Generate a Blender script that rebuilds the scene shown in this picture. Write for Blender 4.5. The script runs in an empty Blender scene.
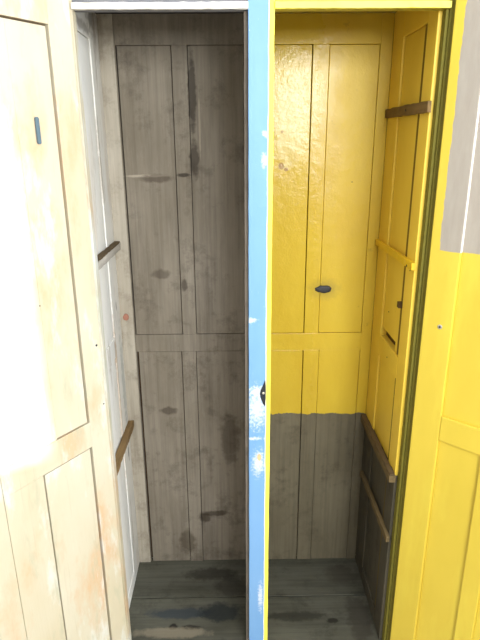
import bpy, bmesh, math, random
from math import radians, sin, cos, pi
from mathutils import Vector, Matrix
random.seed(4)
C = bpy.context.scene.collection

# ------------------------------------------------------------------ colour / node helpers
def lin(h):
    h = h.lstrip('#')
    o = []
    for i in (0, 2, 4):
        c = int(h[i:i+2], 16)/255
        o.append(c/12.92 if c <= .04045 else ((c+.055)/1.055)**2.4)
    return (*o, 1)

class NT:
    def __init__(s, name):
        s.m = bpy.data.materials.new(name); s.m.use_nodes = True
        s.t = s.m.node_tree; s.t.nodes.clear()
        s.out = s.t.nodes.new('ShaderNodeOutputMaterial')
        s.b = s.t.nodes.new('ShaderNodeBsdfPrincipled')
        s.t.links.new(s.b.outputs[0], s.out.inputs[0])
        s.co = s.t.nodes.new('ShaderNodeTexCoord').outputs['Object']
        s.sep = None
    def set(s, sock, v):
        if isinstance(v, bpy.types.NodeSocket): s.t.links.new(v, sock)
        else: sock.default_value = v
    def xyz(s, i):
        if s.sep is None:
            s.sep = s.t.nodes.new('ShaderNodeSeparateXYZ'); s.t.links.new(s.co, s.sep.inputs[0])
        return s.sep.outputs[i]
    def map(s, scale=(1,1,1), loc=(0,0,0)):
        n = s.t.nodes.new('ShaderNodeMapping'); s.t.links.new(s.co, n.inputs[0])
        n.inputs['Scale'].default_value = scale; n.inputs['Location'].default_value = loc
        return n.outputs[0]
    def noise(s, scale, detail=4, rough=.55, stretch=(1,1,1), off=(0,0,0), dist=0):
        n = s.t.nodes.new('ShaderNodeTexNoise')
        s.t.links.new(s.map(stretch, off), n.inputs['Vector'])
        n.inputs['Scale'].default_value = scale; n.inputs['Detail'].default_value = detail
        n.inputs['Roughness'].default_value = rough; n.inputs['Distortion'].default_value = dist
        return n.outputs['Fac']
    def rng(s, v, a, b, c=0., d=1.):
        n = s.t.nodes.new('ShaderNodeMapRange'); n.clamp = True
        s.set(n.inputs[0], v)
        for i, x in enumerate((a, b, c, d)): n.inputs[i+1].default_value = x
        return n.outputs[0]
    def mth(s, op, a, b=0.):
        n = s.t.nodes.new('ShaderNodeMath'); n.operation = op
        s.set(n.inputs[0], a); s.set(n.inputs[1], b); return n.outputs[0]
    def mix(s, f, a, b, mode='MIX'):
        n = s.t.nodes.new('ShaderNodeMix'); n.data_type = 'RGBA'; n.blend_type = mode
        s.set(n.inputs[0], f); s.set(n.inputs[6], a); s.set(n.inputs[7], b); return n.outputs[2]
    def blot(s, axis, cu, cz, ru, rz, soft=.5, rag=.7, nscale=40):
        """soft-edged ragged spot of its own shape, centred at (cu, cz) on the surface"""
        dx = s.mth('DIVIDE', s.mth('SUBTRACT', s.xyz(axis), cu), ru)
        dz = s.mth('DIVIDE', s.mth('SUBTRACT', s.xyz(2), cz), rz)
        r = s.mth('SQRT', s.mth('ADD', s.mth('MULTIPLY', dx, dx), s.mth('MULTIPLY', dz, dz)))
        n = s.mth('MULTIPLY', s.mth('SUBTRACT', s.noise(nscale, 5, .6), .5), rag*2)
        return s.rng(s.mth('ADD', r, n), 1+soft*.5, 1-soft*.5)
    def bump(s, h, strength=.3, dist=.003):
        n = s.t.nodes.new('ShaderNodeBump'); s.set(n.inputs['Height'], h)
        n.inputs['Strength'].default_value = strength; n.inputs['Distance'].default_value = dist
        s.t.links.new(n.outputs[0], s.b.inputs['Normal'])
    def done(s, col, rough=.7, spec=.3):
        s.set(s.b.inputs['Base Color'], col); s.set(s.b.inputs['Roughness'], rough)
        s.b.inputs['Specular IOR Level'].default_value = spec
        return s.m

def gstretch(ax, along=.08):
    v = [1., 1., 1.]; v[ax] = along; return tuple(v)

def wood_nodes(k, ax, dark, mid, light, seed=0., grain=.28):
    """weathered bare wood, grain along axis ax; returns (colour, height)"""
    st = gstretch(ax)
    big = k.noise(5, 5, .6, gstretch(ax, .45), (seed, seed*.7, seed*1.3))
    fine = k.noise(90, 6, .65, gstretch(ax, .03), (seed, seed, seed))
    st2 = k.noise(16, 5, .65, gstretch(ax, .10), (seed*2, 3, seed))
    c = k.mix(k.rng(big, .3, .7), mid, light)
    c = k.mix(k.mth('MULTIPLY', k.rng(fine, .42, .7), grain), c, dark)
    c = k.mix(k.mth('MULTIPLY', k.rng(st2, .50, .75), .35), c, dark)
    c = k.mix(k.mth('MULTIPLY', k.rng(k.noise(45, 8, .8, gstretch(ax, .35), (seed, 1, 8)), .56, .72), .4), c, light)
    c = k.mix(k.mth('MULTIPLY', k.rng(k.noise(11, 7, .75, (1,1,1), (seed+5, 2, 1)), .52, .70), .5), c, dark)
    return c, fine

def bare(name, ax, dark, mid, light, seed=0., blots=(), rough=.8, spec=.25):
    k = NT(name); c, h = wood_nodes(k, ax, lin(dark), lin(mid), lin(light), seed)
    for (a, cu, cz, ru, rz, col, st) in blots:
        c = k.mix(k.mth('MULTIPLY', k.blot(a, cu, cz, ru, rz), st), c, lin(col))
    k.bump(h, .35, .002)
    return k.done(c, rough, spec)

def yellow_nodes(k, a='#F2D23C', b='#E6C02C', gr=2):
    n = k.noise(7, 4, .6, gstretch(gr, .3)); f = k.noise(70, 5, .6, gstretch(gr, .06))
    c = k.mix(k.rng(n, .3, .7), lin(a), lin(b))
    c = k.mix(k.mth('MULTIPLY', k.rng(k.noise(26, 6, .7), .66, .74), .45), c, lin('#8E7220'))
    return c, f

# ------------------------------------------------------------------ mesh helpers
def box(bm, x0, x1, y0, y1, z0, z1):
    vs = [bm.verts.new((x, y, z)) for x in (x0, x1) for y in (y0, y1) for z in (z0, z1)]
    for q in ((0,1,3,2), (4,6,7,5), (0,4,5,1), (2,3,7,6), (0,2,6,4), (1,5,7,3)):
        bm.faces.new([vs[i] for i in q])
def boxes(*L):
    bm = bmesh.new()
    for b in L: box(bm, *b)
    bmesh.ops.recalc_face_normals(bm, faces=bm.faces); return bm
def rough_bar(ax, x0, x1, y0, y1, z0, z1, n=14, amp=.0016, seed=1):
    """a hand-sawn bar, its long axis cut into n lengths with slightly wandering edges"""
    rnd = random.Random(seed); bm = bmesh.new(); rings = []
    lo = [x0, y0, z0]; hi = [x1, y1, z1]; o = [i for i in range(3) if i != ax]
    for i in range(n+1):
        t = i/n; ring = []
        for (a, b) in ((0,0), (1,0), (1,1), (0,1)):
            v = [0, 0, 0]; v[ax] = lo[ax]+(hi[ax]-lo[ax])*t
            v[o[0]] = (hi if a else lo)[o[0]] + rnd.uniform(-amp, amp)
            v[o[1]] = (hi if b else lo)[o[1]] + rnd.uniform(-amp, amp)
            ring.append(bm.verts.new(v))
        rings.append(ring)
    for p, q in zip(rings, rings[1:]):
        for i in range(4): bm.faces.new((p[i], p[(i+1) % 4], q[(i+1) % 4], q[i]))
    bm.faces.new(rings[0][::-1]); bm.faces.new(rings[-1])
    bmesh.ops.recalc_face_normals(bm, faces=bm.faces); return bm
def obj(name, bm, mats, parent=None, bev=.0012, smooth=False):
    me = bpy.data.meshes.new(name); bm.to_mesh(me); bm.free()
    o = bpy.data.objects.new(name, me); C.objects.link(o)
    for m in (mats if isinstance(mats, (list, tuple)) else [mats]): me.materials.append(m)
    if parent: o.parent = parent
    if bev:
        md = o.modifiers.new('bevel', 'BEVEL'); md.width = bev; md.segments = 2; md.limit_method = 'ANGLE'
        md.harden_normals = False
    if smooth:
        for p in me.polygons: p.use_smooth = True
    return o
def struct(name, bm, m):
    o = obj(name, bm, m, bev=0); o['kind'] = 'structure'; return o
def disc(axis, c, r, h, sx=1., sz=1., seg=14, dome=.4, wob=0., seed=0):
    """low domed lump lying on a surface; axis = outward normal vector"""
    rnd = random.Random(seed); bm = bmesh.new(); n = Vector(axis).normalized()
    u = Vector((0,0,1)).cross(n).normalized(); w = Vector((0,0,1)); c = Vector(c)
    k = [1+rnd.uniform(-wob, wob) for _ in range(seg)]
    rings = []
    for rr, hh in ((1., 0), (1., h*(1-dome)), (.8, h*.9), (.4, h)):
        rings.append([bm.verts.new(c+n*hh+u*(cos(2*pi*i/seg)*r*rr*sx*k[i])+w*(sin(2*pi*i/seg)*r*rr*sz*k[i])) for i in range(seg)])
    for p, q in zip(rings, rings[1:]):
        for i in range(seg): bm.faces.new((p[i], p[(i+1) % seg], q[(i+1) % seg], q[i]))
    bm.faces.new(rings[-1]); bm.faces.new(rings[0][::-1])
    bmesh.ops.recalc_face_normals(bm, faces=bm.faces); return bm
def screw(axis, c, r, h=.002):
    """round screw head with a slot cut across it"""
    bm = disc(axis, c, r, h, seg=16, dome=.5)
    return bm

# ------------------------------------------------------------------ materials
PZ = .722     # height where the yellow paint stops inside the right compartment
BD, BM, BL = '#3E332A', '#75685A', '#8D8070'
m_back_l = bare('bare_wood_left_back', 2, BD, '#7F7668', '#9A9184', 1.3, [
    (0, -.120, 1.79, .012, .10, '#2E2722', .75), (0, -.118, 1.60, .014, .05, '#302822', .7),
    (0, -.153, 1.555, .022, .006, '#2E2620', .8), (0, -.27, 1.553, .06, .004, '#B5AA9A', .7),
    (0, -.24, 1.545, .05, .012, '#463A30', .6), (0, -.10, 1.70, .003, .09, '#A39888', .7),
    (0, -.165, 1.20, .010, .02, '#2E2620', .6), (0, -.24, 1.24, .03, .015, '#42372E', .5),
    (0, -.24, .74, .03, .015, '#3A3028', .6), (0, -.19, .17, .03, .05, '#453A2A', .6),
    (0, -.08, .30, .05, .012, '#3A3026', .7), (0, -.12, .28, .02, .02, '#3A3026', .7),
    (0, -.02, .62, .03, .10, '#40362C', .5)])
k = NT('right_back_yellow_over_bare')
cw, hw = wood_nodes(k, 2, lin('#332D22'), lin('#655D4A'), lin('#7A725E'), 4.1)
cy, hy = yellow_nodes(k, '#D6B836', '#CAA82A')
cy = k.mix(k.mth('MULTIPLY', k.blot(0, .175, 1.70, .05, .12, .6, .9, 30), .35), cy, lin('#E9DCA0'))
for b in ((.15, 1.58, .008, .01), (.165, 1.57, .006, .006), (.15, 1.68, .004, .004)):
    cy = k.mix(k.mth('MULTIPLY', k.blot(0, *b, .4, .5, 80), .7), cy, lin('#8A5A22'))
cy = k.mix(k.mth('MULTIPLY', k.blot(0, .30, 1.185, .045, .03, .9, .5, 60), .45), cy, lin('#8C7A3A'))
ed = k.mth('ADD', k.xyz(2), k.mth('MULTIPLY', k.mth('SUBTRACT', k.noise(28, 6, .7), .5), .035))
mk = k.rng(ed, PZ-.001, PZ+.001)
k.bump(k.mix(mk, hw, k.mth('MULTIPLY', k.noise(19, 6, .68, (1, 1, .8)), 2.2)), .42, .003)
gl = k.rng(k.mth('ADD', k.xyz(0), k.mth('MULTIPLY', k.noise(12, 5, .7), .10)), .29, .40, .22, .46)
rgh = k.mth('ADD', k.mth('MULTIPLY', mk, gl), k.mth('MULTIPLY', k.mth('SUBTRACT', 1., mk), .8))
m_back_r = k.done(k.mix(mk, cw, cy), rgh, .42)

k = NT('right_side_yellow_over_bare')
cw, hw = wood_nodes(k, 2, lin('#25221B'), lin('#4E493C'), lin('#605A4B'), 7.7)
cy, hy = yellow_nodes(k, '#FBDA58', '#F0CC4A')
ed = k.mth('ADD', k.xyz(2), k.mth('MULTIPLY', k.mth('SUBTRACT', k.noise(40, 6, .7), .5), .012))
mk = k.rng(ed, .712, .714)
k.bump(k.mix(mk, hw, k.noise(18, 5, .6, (1, 1, .5))), .25, .003)
m_side_r = k.done(k.mix(mk, cw, cy), k.rng(mk, 0, 1, .8, .42), .4)

def yellow(name, a, b, rough=.45):
    k = NT(name); n = k.noise(6, 4, .6, (1, 1, .35))
    c = k.mix(k.rng(n, .3, .7), lin(a), lin(b))
    k.bump(k.noise(30, 6, .65, (1, 1, .35)), .22, .002)
    return k.done(c, rough, .4)
m_yel = yellow('yellow_gloss_paint', '#EEC62E', '#E0B624')
m_lemon = yellow('fresh_lemon_paint', '#F4EC62', '#EFE558')
m_olive = yellow('dull_yellow_paint', '#B4A538', '#A3942E')

# whitewashed inside of the left compartment
def whitewash(name, ax, seed, warm='#CBB89E'):
    k = NT(name); cw, h = wood_nodes(k, ax, lin('#6E5F50'), lin('#9C8D7C'), lin('#B0A290'), seed)
    a = k.mix(k.rng(k.noise(9, 5, .6, gstretch(ax, .3), (seed, 0, 0)), .35, .65), lin('#EAE9E6'), lin('#F2EFE8'))
    a = k.mix(k.mth('MULTIPLY', k.rng(k.noise(6, 5, .6, gstretch(ax, .2), (seed+4, 1, 0)), .52, .66), .6), a, lin(warm))
    f = k.rng(k.noise(20, 8, .72, gstretch(ax, .12), (seed, 7, 2)), .57, .68)
    if ax == 2:
        for (cy, cz, ry, rz, col, st) in ((.105, 1.12, .012, .06, '#8E7458', .8), (.29, 1.01, .010, .05, '#B39A80', .7), (.11, .95, .010, .16, '#C8A988', .6),
                (.298, .86, .008, .25, '#BFA58A', .6), (.10, .74, .004, .02, '#3E342A', .9), (.35, 1.15, .004, .015, '#5A4C3E', .7), (.33, 1.99, .05, .05, '#6E675C', .6),
                (.36, .60, .006, .03, '#4C4036', .8), (.30, 1.60, .008, .12, '#A89C8C', .6), (.20, 1.94, .10, .012, '#8B8478', .6), (.37, .85, .02, .20, '#AEB4B2', .6)):
            a = k.mix(k.mth('MULTIPLY', k.blot(1, cy, cz, ry, rz, .8, 1.2, 50), st), a, lin(col))
    k.bump(h, .3, .002)
    return k.done(k.mix(k.mth('MULTIPLY', f, .75), a, cw), .7, .3)
m_side_l = whitewash('whitewashed_side', 2, 2.2)
m_stile_l = bare('worn_pale_stile', 2, '#6E6254', '#A89E8E', '#C4BCAE', 9.4)
m_white = whitewash('white_moulding', 0, 5.5)

# left door: patchy cream
def cream(name, seed):
    k = NT(name)
    c = k.mix(k.rng(k.noise(5, 5, .6, (1, 1, .35), (seed, 0, 0)), .35, .65), lin('#D0C9B6'), lin('#C9BEA4'))
    c = k.mix(k.mth('MULTIPLY', k.rng(k.noise(7, 6, .65, (1, 1, .4), (seed+3, 0, 2)), .52, .66), .75), c, lin('#D0AC86'))
    c = k.mix(k.mth('MULTIPLY', k.rng(k.noise(8, 7, .68, (1, 1, .3), (seed+8, 3, 2)), .54, .64), .8), c, lin('#DCDEDC'))
    c = k.mix(k.mth('MULTIPLY', k.rng(k.noise(9, 7, .68, (1, 1, .25), (seed+1, 9, 5)), .56, .66), .6), c, lin('#ABAE96'))
    g = k.noise(80, 5, .7, (1, 1, .04), (seed, 0, 0))
    c = k.mix(k.mth('MULTIPLY', k.rng(g, .58, .75), .35), c, lin('#9C8A6C'))
    c = k.mix(k.mth('MULTIPLY', k.rng(k.noise(30, 8, .75, (1, 1, .3), (seed, 5, 0)), .69, .74), .7), c, lin('#7C6C56'))
    k.bump(g, .2, .002)
    return k.done(c, .6, .35)
m_cream = cream('patchy_cream_frame', .4)
m_cream2 = cream('patchy_cream_board', 6.1)

# right door: yellow with a grey primed patch at the top, door coordinates (x = distance from hinge)
def right_door(name, prim='#A39A90', edge_grey=True):
    k = NT(name)
    c = k.mix(k.rng(k.noise(5, 4, .6, (1, 1, .35)), .3, .7), lin('#DEC44A'), lin('#D3BA42'))
    c = k.mix(k.mth('MULTIPLY', k.rng(k.noise(9, 5, .65, (1, 1, .2)), .5, .7), .35), c, lin('#EEDF5A'))
    j = k.mth('MULTIPLY', k.mth('SUBTRACT', k.noise(25, 6, .6), .5), .012)
    mx = k.rng(k.mth('ADD', k.xyz(0), j), .0272, .0288)
    mz = k.rng(k.mth('ADD', k.xyz(2), j), 1.3965, 1.3985)
    mt = k.rng(k.xyz(2), 1.946, 1.942)
    g = k.mth('MULTIPLY', k.mth('MULTIPLY', mx, mz), mt)
    gr = k.mix(k.rng(k.noise(60, 5, .6, (1, 1, .2)), .3, .7), lin(prim), lin('#ACA49A') if edge_grey else lin('#F2EEE6'))
    k.bump(k.noise(34, 6, .65, (1, 1, .3)), .25, .002)
    return k.done(k.mix(g, c, gr), k.rng(g, 0, 1, .42, .8), .35)
m_rdoor = right_door('yellow_door_paint')
m_rdoor_e = right_door('yellow_door_moulding', '#F2EEE6', False)

# post: chipped sky blue, lemon along its right edge
k = NT('chipped_blue_paint')
c = k.mix(k.rng(k.noise(6, 4, .6, (1, 1, .3)), .3, .7), lin('#6C9ACC'), lin('#7BA6D4'))
c = k.mix(k.rng(k.noise(34, 8, .72, (1, 1, .45), (2, 0, 0)), .665, .685), c, lin('#F0EDE8'))
for (cu, cz, ru, rz) in ((.060, .955, .022, .045), (.062, 1.005, .02, .012), (.064, .78, .014, .03), (.05, .86, .02, .004),
                         (.075, 1.61, .006, .012), (.078, 1.67, .007, .006), (.042, 1.21, .012, .006), (.072, .30, .006, .04)):
    c = k.mix(k.mth('MULTIPLY', k.blot(0, cu, cz, ru, rz, 1.2, 2.2, 130), .6), c, lin('#EDEBEA'))
c = k.mix(k.mth('MULTIPLY', k.rng(k.noise(90, 7, .75, (1, 1, .3), (7, 0, 0)), .64, .70), .7), c, lin('#D6DEE6'))
c = k.mix(k.blot(0, .066, .80, .006, .012, .3, .6, 70), c, lin('#E8B98A'))
jx = k.mth('ADD', k.xyz(0), k.mth('MULTIPLY', k.mth('SUBTRACT', k.noise(20, 6, .7, (1, 1, .5)), .5), .006))
c = k.mix(k.rng(jx, .0815, .0825), c, lin('#F0ECDF'))
c = k.mix(k.rng(jx, .0835, .0843), c, lin('#F4EA5C'))
k.bump(k.noise(30, 6, .6, (1, 1, .3)), .2, .002)
m_blue = k.done(c, .5, .35)

def plain(name, col, rough=.5, metal=0., spec=.4):
    k = NT(name); c = k.mix(k.rng(k.noise(60, 4), .3, .7), lin(col), tuple(x*.8 for x in lin(col)[:3])+(1,))
    k.b.inputs['Metallic'].default_value = metal; return k.done(c, rough, spec)
m_jamb = plain('jamb_shade_olive', '#7C7428', .75)  # yellow darkened to olive, standing in for shadow on the jamb
m_stop = bare('grey_door_stop', 2, '#3A332C', '#6E6459', '#857B70', 3.3)
m_divider = bare('grey_divider', 2, '#332C26', '#5C5248', '#6E645A', 8.3)
m_cleat_b = bare('brown_cleat', 1, '#3C2C1C', '#7A6142', '#93784F', 2.9)
m_cleat_d = bare('dark_cleat_and_shadow', 1, '#231C14', '#5A4A34', '#6E5C42', 12.)
m_cleat_r = bare('weathered_cleat', 1, '#2E261A', '#6A5A3E', '#7C6A4A', 4.4)
m_cleat_w = bare('whitewashed_cleat', 1, '#5E564E', '#B7B0A6', '#D6D1C8', 6.6)
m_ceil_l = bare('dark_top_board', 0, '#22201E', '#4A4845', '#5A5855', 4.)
m_lint_l = bare('grey_painted_rail', 0, '#4A4A4E', '#74747A', '#8C8C92', 6.)
FB = [(0, -.23, -1, .01, .01, '#000000', 0)]
def floor_mat(name, seed, spots):
    k = NT(name); c, h = wood_nodes(k, 0, lin('#1C1B16'), lin('#47463A'), lin('#66655A'), seed, .3)
    for (cx, cy, rx, ry, col, st) in spots:
        dx = k.mth('DIVIDE', k.mth('SUBTRACT', k.xyz(0), cx), rx); dy = k.mth('DIVIDE', k.mth('SUBTRACT', k.xyz(1), cy), ry)
        r = k.mth('SQRT', k.mth('ADD', k.mth('MULTIPLY', dx, dx), k.mth('MULTIPLY', dy, dy)))
        r = k.mth('ADD', r, k.mth('MULTIPLY', k.mth('SUBTRACT', k.noise(30, 6, .7), .5), 1.6))
        c = k.mix(k.mth('MULTIPLY', k.rng(r, 1.25, .75), st), c, lin(col))
    k.bump(h, .35, .002); return k.done(c, .7, .35)
m_floor_b = floor_mat('dirty_floor_board_back', 2.0, [(-.1, .33, .09, .03, '#2A2620', .7), (-.02, .27, .06, .05, '#2E2A24', .6), (.40, .32, .06, .05, '#3A342C', .6)])
m_floor_f = floor_mat('dirty_floor_board_front', 5.0, [(-.20, .15, .10, .022, '#2C3640', .7), (-.06, .15, .07, .04, '#1E2426', .8),
    (-.22, .095, .014, .012, '#17130F', .9), (-.16, .09, .03, .010, '#1B1712', .8), (-.22, .07, .12, .02, '#9A8F7A', .5),
    (.2, .13, .10, .02, '#2A2922', .7), (.33, .11, .02, .01, '#1E1A14', .8), (.42, .12, .04, .10, '#332D26', .6)])
m_iron = plain('dark_iron', '#2E3238', .5, .3)
m_knot = plain('dark_knot', '#3A3B40', .55)
m_pink = plain('pink_knot', '#B07A66', .7)
m_slot = plain('blue_grey_plate', '#5E7482', .5)
m_chrome = plain('dull_steel', '#D0CCC4', .35, .6)
m_brown = plain('brown_block', '#5A4320', .8)
m_hole = plain('deep_brown_board', '#5A3F22', .85)
m_out = bare('outer_case_wood', 2, '#6B5A3A', '#A48F60', '#B5A06E', 1.)
k = NT('plaster_wall'); m_wall = k.done(k.mix(k.rng(k.noise(3, 5), .3, .7), lin('#D8D3C8'), lin('#CCC6BA')), .9, .2)
k = NT('cement_floor'); m_ground = k.done(k.mix(k.rng(k.noise(4, 6), .3, .7), lin('#A8A196'), lin('#958D82')), .8, .3)

m_gold = plain('groove_shade_brown', '#7E6222', .8)  # brown stands in for shade in the upper side groove
m_gold2 = bare('groove_shade_wood', 2, '#2A2418', '#6A5522', '#7A6226', 2.)  # same painted shade for the lower groove, with wood grain
m_groove = plain('groove_brown', '#6A5A46', .9)
# ------------------------------------------------------------------ the wardrobe
XL, XR = -.384, .468          # inner faces of the two sides
YB = .40                      # face of the back
ZF, ZT = .08, 2.00            # floor and top inside
ward = bpy.data.objects.new('wardrobe', None); C.objects.link(ward)
ward['label'] = 'open two-door wooden wardrobe, left half bare and cream, right half yellow, with blue centre post'
ward['category'] = 'wardrobe'

def lab(o, t): o['label'] = t; return o
PT = 1.92                     # tops of all panels
MB, MT = .968, 1.030          # mid rail
# back, left compartment
bl = obj('back_frame', boxes((XL, -.338, YB, YB+.02, ZF, ZT), (-.338, .034, YB, YB+.02, PT, ZT),
     (-.338, .034, YB, YB+.02, MB, MT), (-.176, -.130, YB, YB+.02, MT, PT), (-.182, -.134, YB, YB+.02, ZF, MB)), m_back_l, ward)
lab(bl, 'bare grey-brown wooden framing of the left compartment back')
for (a, b, c_, d) in ((-.3345, -.1785, MT+.001, PT-.001), (-.1285, .034, MT+.001, PT-.001), (-.3315, -.1845, ZF, MB-.0015), (-.1325, .034, ZF, MB-.0015)):
    obj('panel', boxes((a, b, YB+.003, YB+.016, c_, d)), m_back_l, bl)
obj('backing_board', boxes((XL-.02, XR+.02, YB+.022, YB+.030, ZF, ZT+.02)), m_hole, ward)
# pale corner stile of the left compartment lies over the back
obj('corner_stile', boxes((XL, -.3405, YB-.004, YB-.0005, ZF, ZT)), m_stile_l, ward)
# back, right compartment
br = obj('back_frame', boxes((.433, XR, YB, YB+.02, ZF, ZT), (.058, .433, YB, YB+.02, PT, ZT), (.058, .433, YB-.002, YB+.018, MB, MT),
     (.237, .285, YB, YB+.02, MT, PT), (.237, .290, YB, YB+.02, ZF, MB)), m_back_r, ward)
lab(br, 'yellow framing of the right compartment back, bare wood at its foot')
for (a, b, c_, d) in ((.058, .2345, MT+.001, PT-.001), (.2862, .4322, MT+.001, PT-.001), (.058, .2345, ZF, MB-.001), (.2912, .4322, ZF, MB-.001)):
    obj('panel', boxes((a, b, YB+.0025, YB+.016, c_, d)), m_back_r, br)
lab(obj('knot', disc((0, -1, 0), (.297, YB+.001, 1.185), .026, .006, 1.05, .5, 22, .5, .12, 3), m_knot, br, bev=0, smooth=True), 'dark grey knot in the yellow board')
for (x, z) in ((.256, 1.532), (.254, 1.518), (.372, 1.53)):
    obj('nail', disc((0, -1, 0), (x, YB+.0015, z), .0016, .0012), m_iron, br, bev=0)

# sides: frame with recessed panels, grooves at y .10 and y .295
def side(sgn, X, m, mp, name_lab, hole=False):
    a, b = (X, X+.022) if sgn > 0 else (X-.022, X)
    f = obj('side_frame', boxes((a, b, .295, YB, ZF, ZT), (a, b, .03, .100, ZF, ZT), (a, b, .1, .295, PT, ZT),
                               (a, b, .1, .295, .993, 1.060), (a, b, .1, .295, ZF, .13)), m, ward, .0015)
    lab(f, name_lab)
    a, b = (X+.005, X+.018) if sgn > 0 else (X-.018, X-.003)
    up = ((a, b, .103, .292, 1.088, PT-.002), (a, b, .103, .150, 1.0605, 1.088)) if hole else ((a, b, .103, .292, 1.0605, PT-.002),)
    obj('panel', boxes(*up), mp, f)
    obj('panel', boxes((a, b, .103, .292, .13, .9925)), mp, f)
    a, b = (X+.024, X+.032) if sgn > 0 else (X-.032, X-.024)
    obj('outer_skin', boxes((a, b, 0.0, YB+.03, 0.0, 2.07)), m_out if not hole else m_out, ward)
    return f
cst = bpy.data.objects['corner_stile']
sl = side(-1, XL, m_side_l, m_side_l, 'whitewashed worn side framing of the left compartment')
sr = side(1, XR, m_side_r, m_side_r, 'yellow side framing of the right compartment, bare wood at its foot', True)
for (za, zb) in ((1.062, PT-.001), (.14, .990)):
    obj('groove_shade_strip', boxes((XR+.0035, XR+.0048, .103, .124 if za > 1 else .116, za, zb)), m_gold if za > 1 else m_gold2, sr, 0)  # thin strips laid on the panels as painted groove shade
obj('exposed_board', boxes((XR+.019, XR+.0235, .145, .30, 1.05, 1.10)), m_hole, sr)
lab(obj('knot', disc((0, -1, 0), (-.3645, YB-.0045, 1.095), .0095, .003, 1, 1.25, 16, .5, .12, 5), m_pink, cst, bev=0, smooth=True), 'pinkish wood knot')
lab(obj('wedge', boxes((XR-.008, XR+.007, .108, .124, 1.205, 1.222)), m_brown, sr), 'small bare brown block')
for (y, z) in ((.22, 1.16), (.06, 1.325), (.2, 1.02)):
    obj('nail', disc((-1, 0, 0), (XR-.0005, y, z), .002, .0012), m_iron, sr, bev=0)

# top boards and floor boards
lab(obj('top_board', boxes((XL, .034, .03, YB, ZT, ZT+.018)), m_ceil_l, ward), 'dark bare board over the left compartment')
lab(obj('top_board', boxes((.058, XR, .03, YB, ZT, ZT+.018)), m_olive, ward), 'yellow board over the right compartment')
obj('floor_board', boxes((XL-.022, XR+.022, .2215, YB+.02, ZF-.02, ZF)), m_floor_b, ward)
obj('floor_board', boxes((XL-.022, XR+.022, 0.002, .2170, ZF-.021, ZF-.001)), m_floor_f, ward)
# divider, stops, centre post
obj('divider', boxes((.034, .058, .031, YB, ZF, ZT)), [m_divider], ward)
obj('door_stop', rough_bar(2, .0275, .0365, .016, .029, ZF, 1.929, 24, .0006, 4), m_stop, ward, 0)
obj('jamb_shade_strip', boxes((.4765, .4832, .006, .0295, ZF, 1.9295)), m_jamb, ward, .001)  # dark strip that carries the jamb's shade in its colour
post = obj('center_post', rough_bar(2, .0370, .0955, 0, .030, 0, 2.07, 40, .0006, 9), m_blue, ward, .001)
lab(post, 'chipped sky blue post with a lemon right edge')
pl = bmesh.new()                                  # worn iron lock strike let into the post
pts = [(.0760, .968), (.0695, .985), (.0670, .998), (.0690, 1.010), (.0755, 1.024), (.0815, 1.040), (.0830, 1.022), (.0832, .985), (.0815, .960)]
lo = [pl.verts.new((x, .001, z)) for x, z in pts]; up = [pl.verts.new((x, -.0016, z)) for x, z in pts]
pl.faces.new(up); pl.faces.new(lo[::-1])
for i in range(len(pts)): j = (i+1) % len(pts); pl.faces.new((lo[i], lo[j], up[j], up[i]))
bmesh.ops.recalc_face_normals(pl, faces=pl.faces)
lab(obj('lock_strike', pl, m_iron, post, .0005), 'dark worn iron strike plate')
obj('screw', disc((0, -1, 0), (.0765, -.0014, 1.001), .0036, .0022), m_chrome, post, bev=0, smooth=True)
# face frame
lab(obj('face_stile', boxes((-.416, -.349, 0, .030, 0, 2.07)), m_cream, ward), 'cream outer stile')
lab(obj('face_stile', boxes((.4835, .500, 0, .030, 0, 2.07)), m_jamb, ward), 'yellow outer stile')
l1 = lab(obj('lintel', boxes((-.349, .0368, .004, .030, 1.9305, 2.07)), m_lint_l, ward), 'grey rail over the left compartment')
lab(obj('moulding', rough_bar(0, -.349, .0368, -.006, .0038, 1.930, 1.943, 30, .0007, 2), m_white, l1, 0), 'white strip')
l2 = lab(obj('lintel', boxes((.0957, .483, .004, .030, 1.9305, 2.07)), m_olive, ward), 'dull yellow rail over the right compartment')
lab(obj('moulding', rough_bar(0, .0957, .483, -.006, .0038, 1.930, 1.943, 30, .0005, 3), m_lemon, l2, 0), 'lemon strip')
obj('plinth', boxes((-.349, .0368, .004, .030, 0, .058), (.0957, .483, .004, .030, 0, .058)), m_out, ward)
obj('cornice', boxes((-.43, .512, -.012, YB+.03, 2.0705, 2.10)), m_out, ward)

# shelf cleats
def cleat(side_, y0, y1, z0, z1, t, m, l, seed, nails=()):
    x0, x1 = (XL, XL+t) if side_ < 0 else (XR-t, XR)
    o = lab(obj('shelf_cleat', rough_bar(1, x0, x1, y0, y1, z0, z1, 16, .0012, seed), m, ward, .001), l)
    for (y, z) in nails:
        obj('nail', disc((-side_, 0, 0), (x1 if side_ < 0 else x0, y, z), .003, .0016), m_iron, o, bev=0)
cleat(-1, .06, .395, 1.326, 1.347, .020, m_cleat_w, 'whitewashed cleat with a dark top', 21)
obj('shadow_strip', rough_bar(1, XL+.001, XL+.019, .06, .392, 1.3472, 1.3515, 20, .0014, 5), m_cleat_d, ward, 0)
cleat(-1, .05, .395, .684, .708, .020, m_cleat_b, 'bare brown cleat', 22)
cleat(1, .020, .392, 1.716, 1.742, .009, m_cleat_b, 'bare brown cleat with one nail', 23, ((.19, 1.729),))
cleat(1, .020, .396, 1.333, 1.353, .011, m_yel, 'yellow cleat', 24, ((.06, 1.338),))
cleat(1, .020, .392, .695, .716, .018, m_cleat_r, 'bare brown cleat at the edge of the yellow paint', 25)
obj('shadow_strip', rough_bar(1, XR-.017, XR-.001, .022, .396, .7162, .7215, 20, .0014, 6), m_cleat_d, ward, 0)
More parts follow.
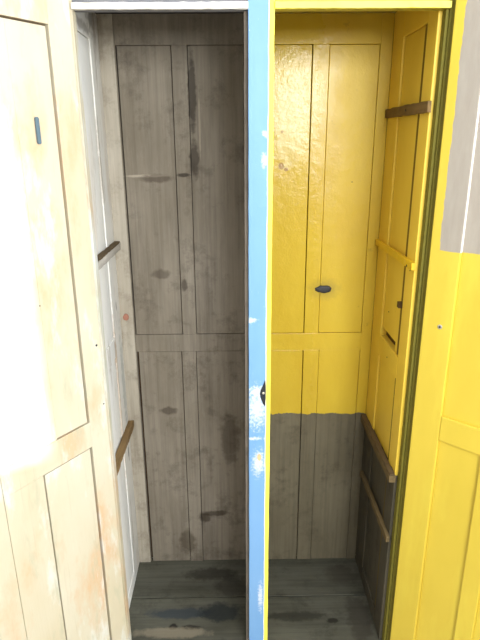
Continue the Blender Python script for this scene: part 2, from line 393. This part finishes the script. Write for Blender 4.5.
cleat(1, .020, .375, .482, .502, .012, m_cleat_r, 'lowest bare brown cleat', 26)

# ------------------------------------------------------------------ doors (local: x from hinge outwards, y into the thickness, z up)
def door(hinge, ang, mirror, m, me, W, grid, rec, name_lab, thick=.022):
    """grid: stiles/rails as boxes (x0,x1,z0,z1); panels listed with their own gaps"""
    s = -1 if mirror else 1
    bars, panels, pm = grid
    bm = bmesh.new()
    for (a, b, c_, d) in bars: box(bm, a, b, 0, s*thick, c_, d)
    bmesh.ops.recalc_face_normals(bm, faces=bm.faces)
    o = obj('door', bm, [m, me], ward, .003 if not mirror else .0012)
    # inward edges of the frame openings take the second paint
    if me is not m:
        for p in o.data.polygons:
            cx = p.center.x
            if abs(p.normal.x) > .9 and abs(cx-.081) < .002: p.material_index = 1
    o.location = hinge; o.rotation_euler = (0, 0, ang)
    lab(o, name_lab)
    obj('groove_backing', boxes((.06, .335, *sorted((s*.012, s*(thick-.002))), .10, 1.93)), m_groove if mirror else m, o, 0)
    for (a, b, c_, d) in panels:
        obj('panel', boxes((a, b, *sorted((s*rec, s*.0118)), c_, d)), pm, o, .0008)
    return o
ZB, ZTOP = .050, 2.02
# left door: direction (-sin, -cos) of 33.8 deg
aL = math.atan2(-cos(radians(33.8)), -sin(radians(33.8)))
# outward (thickness) must point away from the camera side: normal (.83,-.556) is the seen face
barsL = [(.004, .0645, ZB, ZTOP), (.0645, .330, 1.890, ZTOP), (.0645, .330, .880, .952), (.0645, .330, ZB, .14),
         (.222, .330, .14, .880), (.3312, .397, ZB, ZTOP)]
panL = [(.0715, .1690, .9560, 1.8855), (.1692, .330, .952, 1.8855), (.0715, .2165, .14, .8765)]
dl = door((-.348, -.012, 0), aL, True, m_cream, m_cream, .397, (barsL, panL, m_cream2), .0022, 'patchy cream left door, open')
aR = math.atan2(-cos(radians(46)), sin(radians(46)))
barsR = [(.004, .081, ZB, ZTOP), (.081, .330, 1.885, ZTOP), (.081, .330, .891, .963), (.081, .330, ZB, .14),
         (.193, .2415, .14, .891), (.318, .397, ZB, ZTOP)]
panR = [(.081, .318, .963, 1.885), (.081, .193, .14, .891), (.2415, .318, .14, .891)]
dr = door((.482, -.018, 0), aR, False, m_rdoor, m_rdoor_e, .397, (barsR, panR, m_rdoor), .0095, 'yellow right door with a grey primed patch at its top, open')
# small things fixed to the doors (local coordinates)
bm = bmesh.new(); n = 10
for sgn in (1, -1):
    pass
ring = [( .1225+.0042*cos(t), 1.6785+sg*.0235+.0042*sin(t)) for sg, t0 in ((1, 0), (-1, pi)) for t in [t0+pi*i/n for i in range(n+1)]]
lo = [bm.verts.new((x, -.0018, z)) for x, z in ring]; hi_ = [bm.verts.new((x, .0042, z)) for x, z in ring]
bm.faces.new(lo); bm.faces.new(hi_)
for i in range(len(ring)): j = (i+1) % len(ring); bm.faces.new((lo[i], lo[j], hi_[j], hi_[i]))
bmesh.ops.recalc_face_normals(bm, faces=bm.faces)
slot = lab(obj('keyhole_plate', bm, m_slot, dl, .0006), 'narrow blue-grey plate'); slot.location = (0, 0, 0)
for (x, z, r) in ((.018, 1.155, .0032), (.012, .985, .002), (.17, 1.30, .0016)):
    obj('nail', disc((0, 1, 0), (x, -.0003 if x < .06 else -.0025, z), r, .0016), m_iron, dl, bev=0)
obj('screw_washer', disc((0, -1, 0), (.051, 0, 1.205), .0062, .0016, seg=18), m_chrome, dr, bev=0, smooth=True)
obj('screw', disc((0, -1, 0), (.051, -.0014, 1.205), .0026, .0014), m_iron, dr, bev=0)

# ------------------------------------------------------------------ the room
struct('floor', boxes((-3, 2.6, -2.72, .62, -.05, 0)), m_ground)
struct('wall_back', boxes((-3, 2.6, .50, .62, 0, 2.9)), m_wall)
WX0, WX1, WZ0, WZ1 = .28, 1.40, 1.70, 2.48
struct('wall_front', boxes((-3, WX0, -2.72, -2.6, 0, 2.9), (WX1, 2.6, -2.72, -2.6, 0, 2.9),
       (WX0, WX1, -2.72, -2.6, 0, WZ0), (WX0, WX1, -2.72, -2.6, WZ1, 2.9)), m_wall)

struct('wall_right', boxes((2.6, 2.72, -2.72, -2.4, 0, 2.9), (2.6, 2.72, -1.1, .62, 0, 2.9), (2.6, 2.72, -2.4, -1.1, 0, .9), (2.6, 2.72, -2.4, -1.1, 2.2, 2.9)), m_wall)
def casing(name, ax, u0, u1, z0, z1, p):
    L = []
    for (a, b, c_, d) in ((u0-.06, u0, z0-.06, z1+.06), (u1, u1+.06, z0-.06, z1+.06), (u0, u1, z1, z1+.06), (u0, u1, z0-.06, z0)):
        L.append((a, b, p, p+.018, c_, d) if ax == 0 else (p-.018, p, a, b, c_, d))
    struct(name, boxes(*L), m_ceil_l)
casing('window_1', 0, WX0, WX1, WZ0, WZ1, -2.6)
casing('added_fill_window', 1, -2.4, -1.1, .9, 2.2, 2.6)  # unseen opening added for the side fill lamp

# ------------------------------------------------------------------ light
w = bpy.data.worlds.new('sky'); bpy.context.scene.world = w; w.use_nodes = True
bg = w.node_tree.nodes['Background']; bg.inputs[0].default_value = (.93, .96, 1, 1); bg.inputs[1].default_value = 1.0
nt = w.node_tree
tc = nt.nodes.new('ShaderNodeTexCoord'); sx = nt.nodes.new('ShaderNodeSeparateXYZ'); mr = nt.nodes.new('ShaderNodeMapRange')
nt.links.new(tc.outputs['Generated'], sx.inputs[0]); nt.links.new(sx.outputs[2], mr.inputs[0]); nt.links.new(mr.outputs[0], bg.inputs[1])
mr.inputs[1].default_value = -.05; mr.inputs[2].default_value = .6; mr.inputs[3].default_value = .2; mr.inputs[4].default_value = 1.15
ld = bpy.data.lights.new('window_daylight', 'AREA'); ld.shape = 'RECTANGLE'; ld.size = WX1-WX0; ld.size_y = WZ1-WZ0; ld.energy = 62
ld.color = (.96, 1, 1)

lo_ = bpy.data.objects.new('window_daylight', ld); C.objects.link(lo_)
lo_.location = ((WX0+WX1)/2, -2.66, (WZ0+WZ1)/2); lo_.rotation_euler = (radians(90), 0, 0)
l2d = bpy.data.lights.new('side_fill_light', 'AREA'); l2d.shape = 'RECTANGLE'; l2d.size = 1.3; l2d.size_y = 1.3; l2d.energy = 50; l2d.color = (.95, 1, 1)  # added fill lamp, brightens the left inner side
l2o = bpy.data.objects.new('side_fill_light', l2d); C.objects.link(l2o)
l2o.location = (2.66, -1.75, 1.55); l2o.rotation_euler = (radians(90), 0, radians(90))
sd = bpy.data.lights.new('sun', 'SUN'); sd.energy = 9; sd.angle = radians(1.2); sd.color = (1, .97, .92)
so = bpy.data.objects.new('sun', sd); C.objects.link(so); so.location = (3, -5, 4)
so.rotation_euler = Vector((-.55, .75, -.24)).to_track_quat('-Z', 'Y').to_euler()

# ------------------------------------------------------------------ camera
P, Y, R = radians(18.2), radians(.6), radians(-.4)
fw = Vector((sin(Y)*cos(P), cos(Y)*cos(P), -sin(P))); r = Vector((cos(Y), -sin(Y), 0)); u = r.cross(fw)
r2 = r*cos(R)+u*sin(R); u2 = -r*sin(R)+u*cos(R)
cd = bpy.data.cameras.new('camera'); cam = bpy.data.objects.new('camera', cd); C.objects.link(cam)
M = Matrix((r2, u2, -fw)).transposed().to_4x4(); M.translation = Vector((0, -1.35, 1.655)); cam.matrix_world = M
cd.sensor_fit = 'VERTICAL'; cd.sensor_height = 24; cd.lens = 24*545/640; cd.clip_start = .02
S = bpy.context.scene; S.camera = cam
S.view_settings.view_transform = 'Standard'; S.view_settings.look = 'None'; S.view_settings.gamma = 1
S.view_settings.use_curve_mapping = False; S.view_settings.exposure = .5
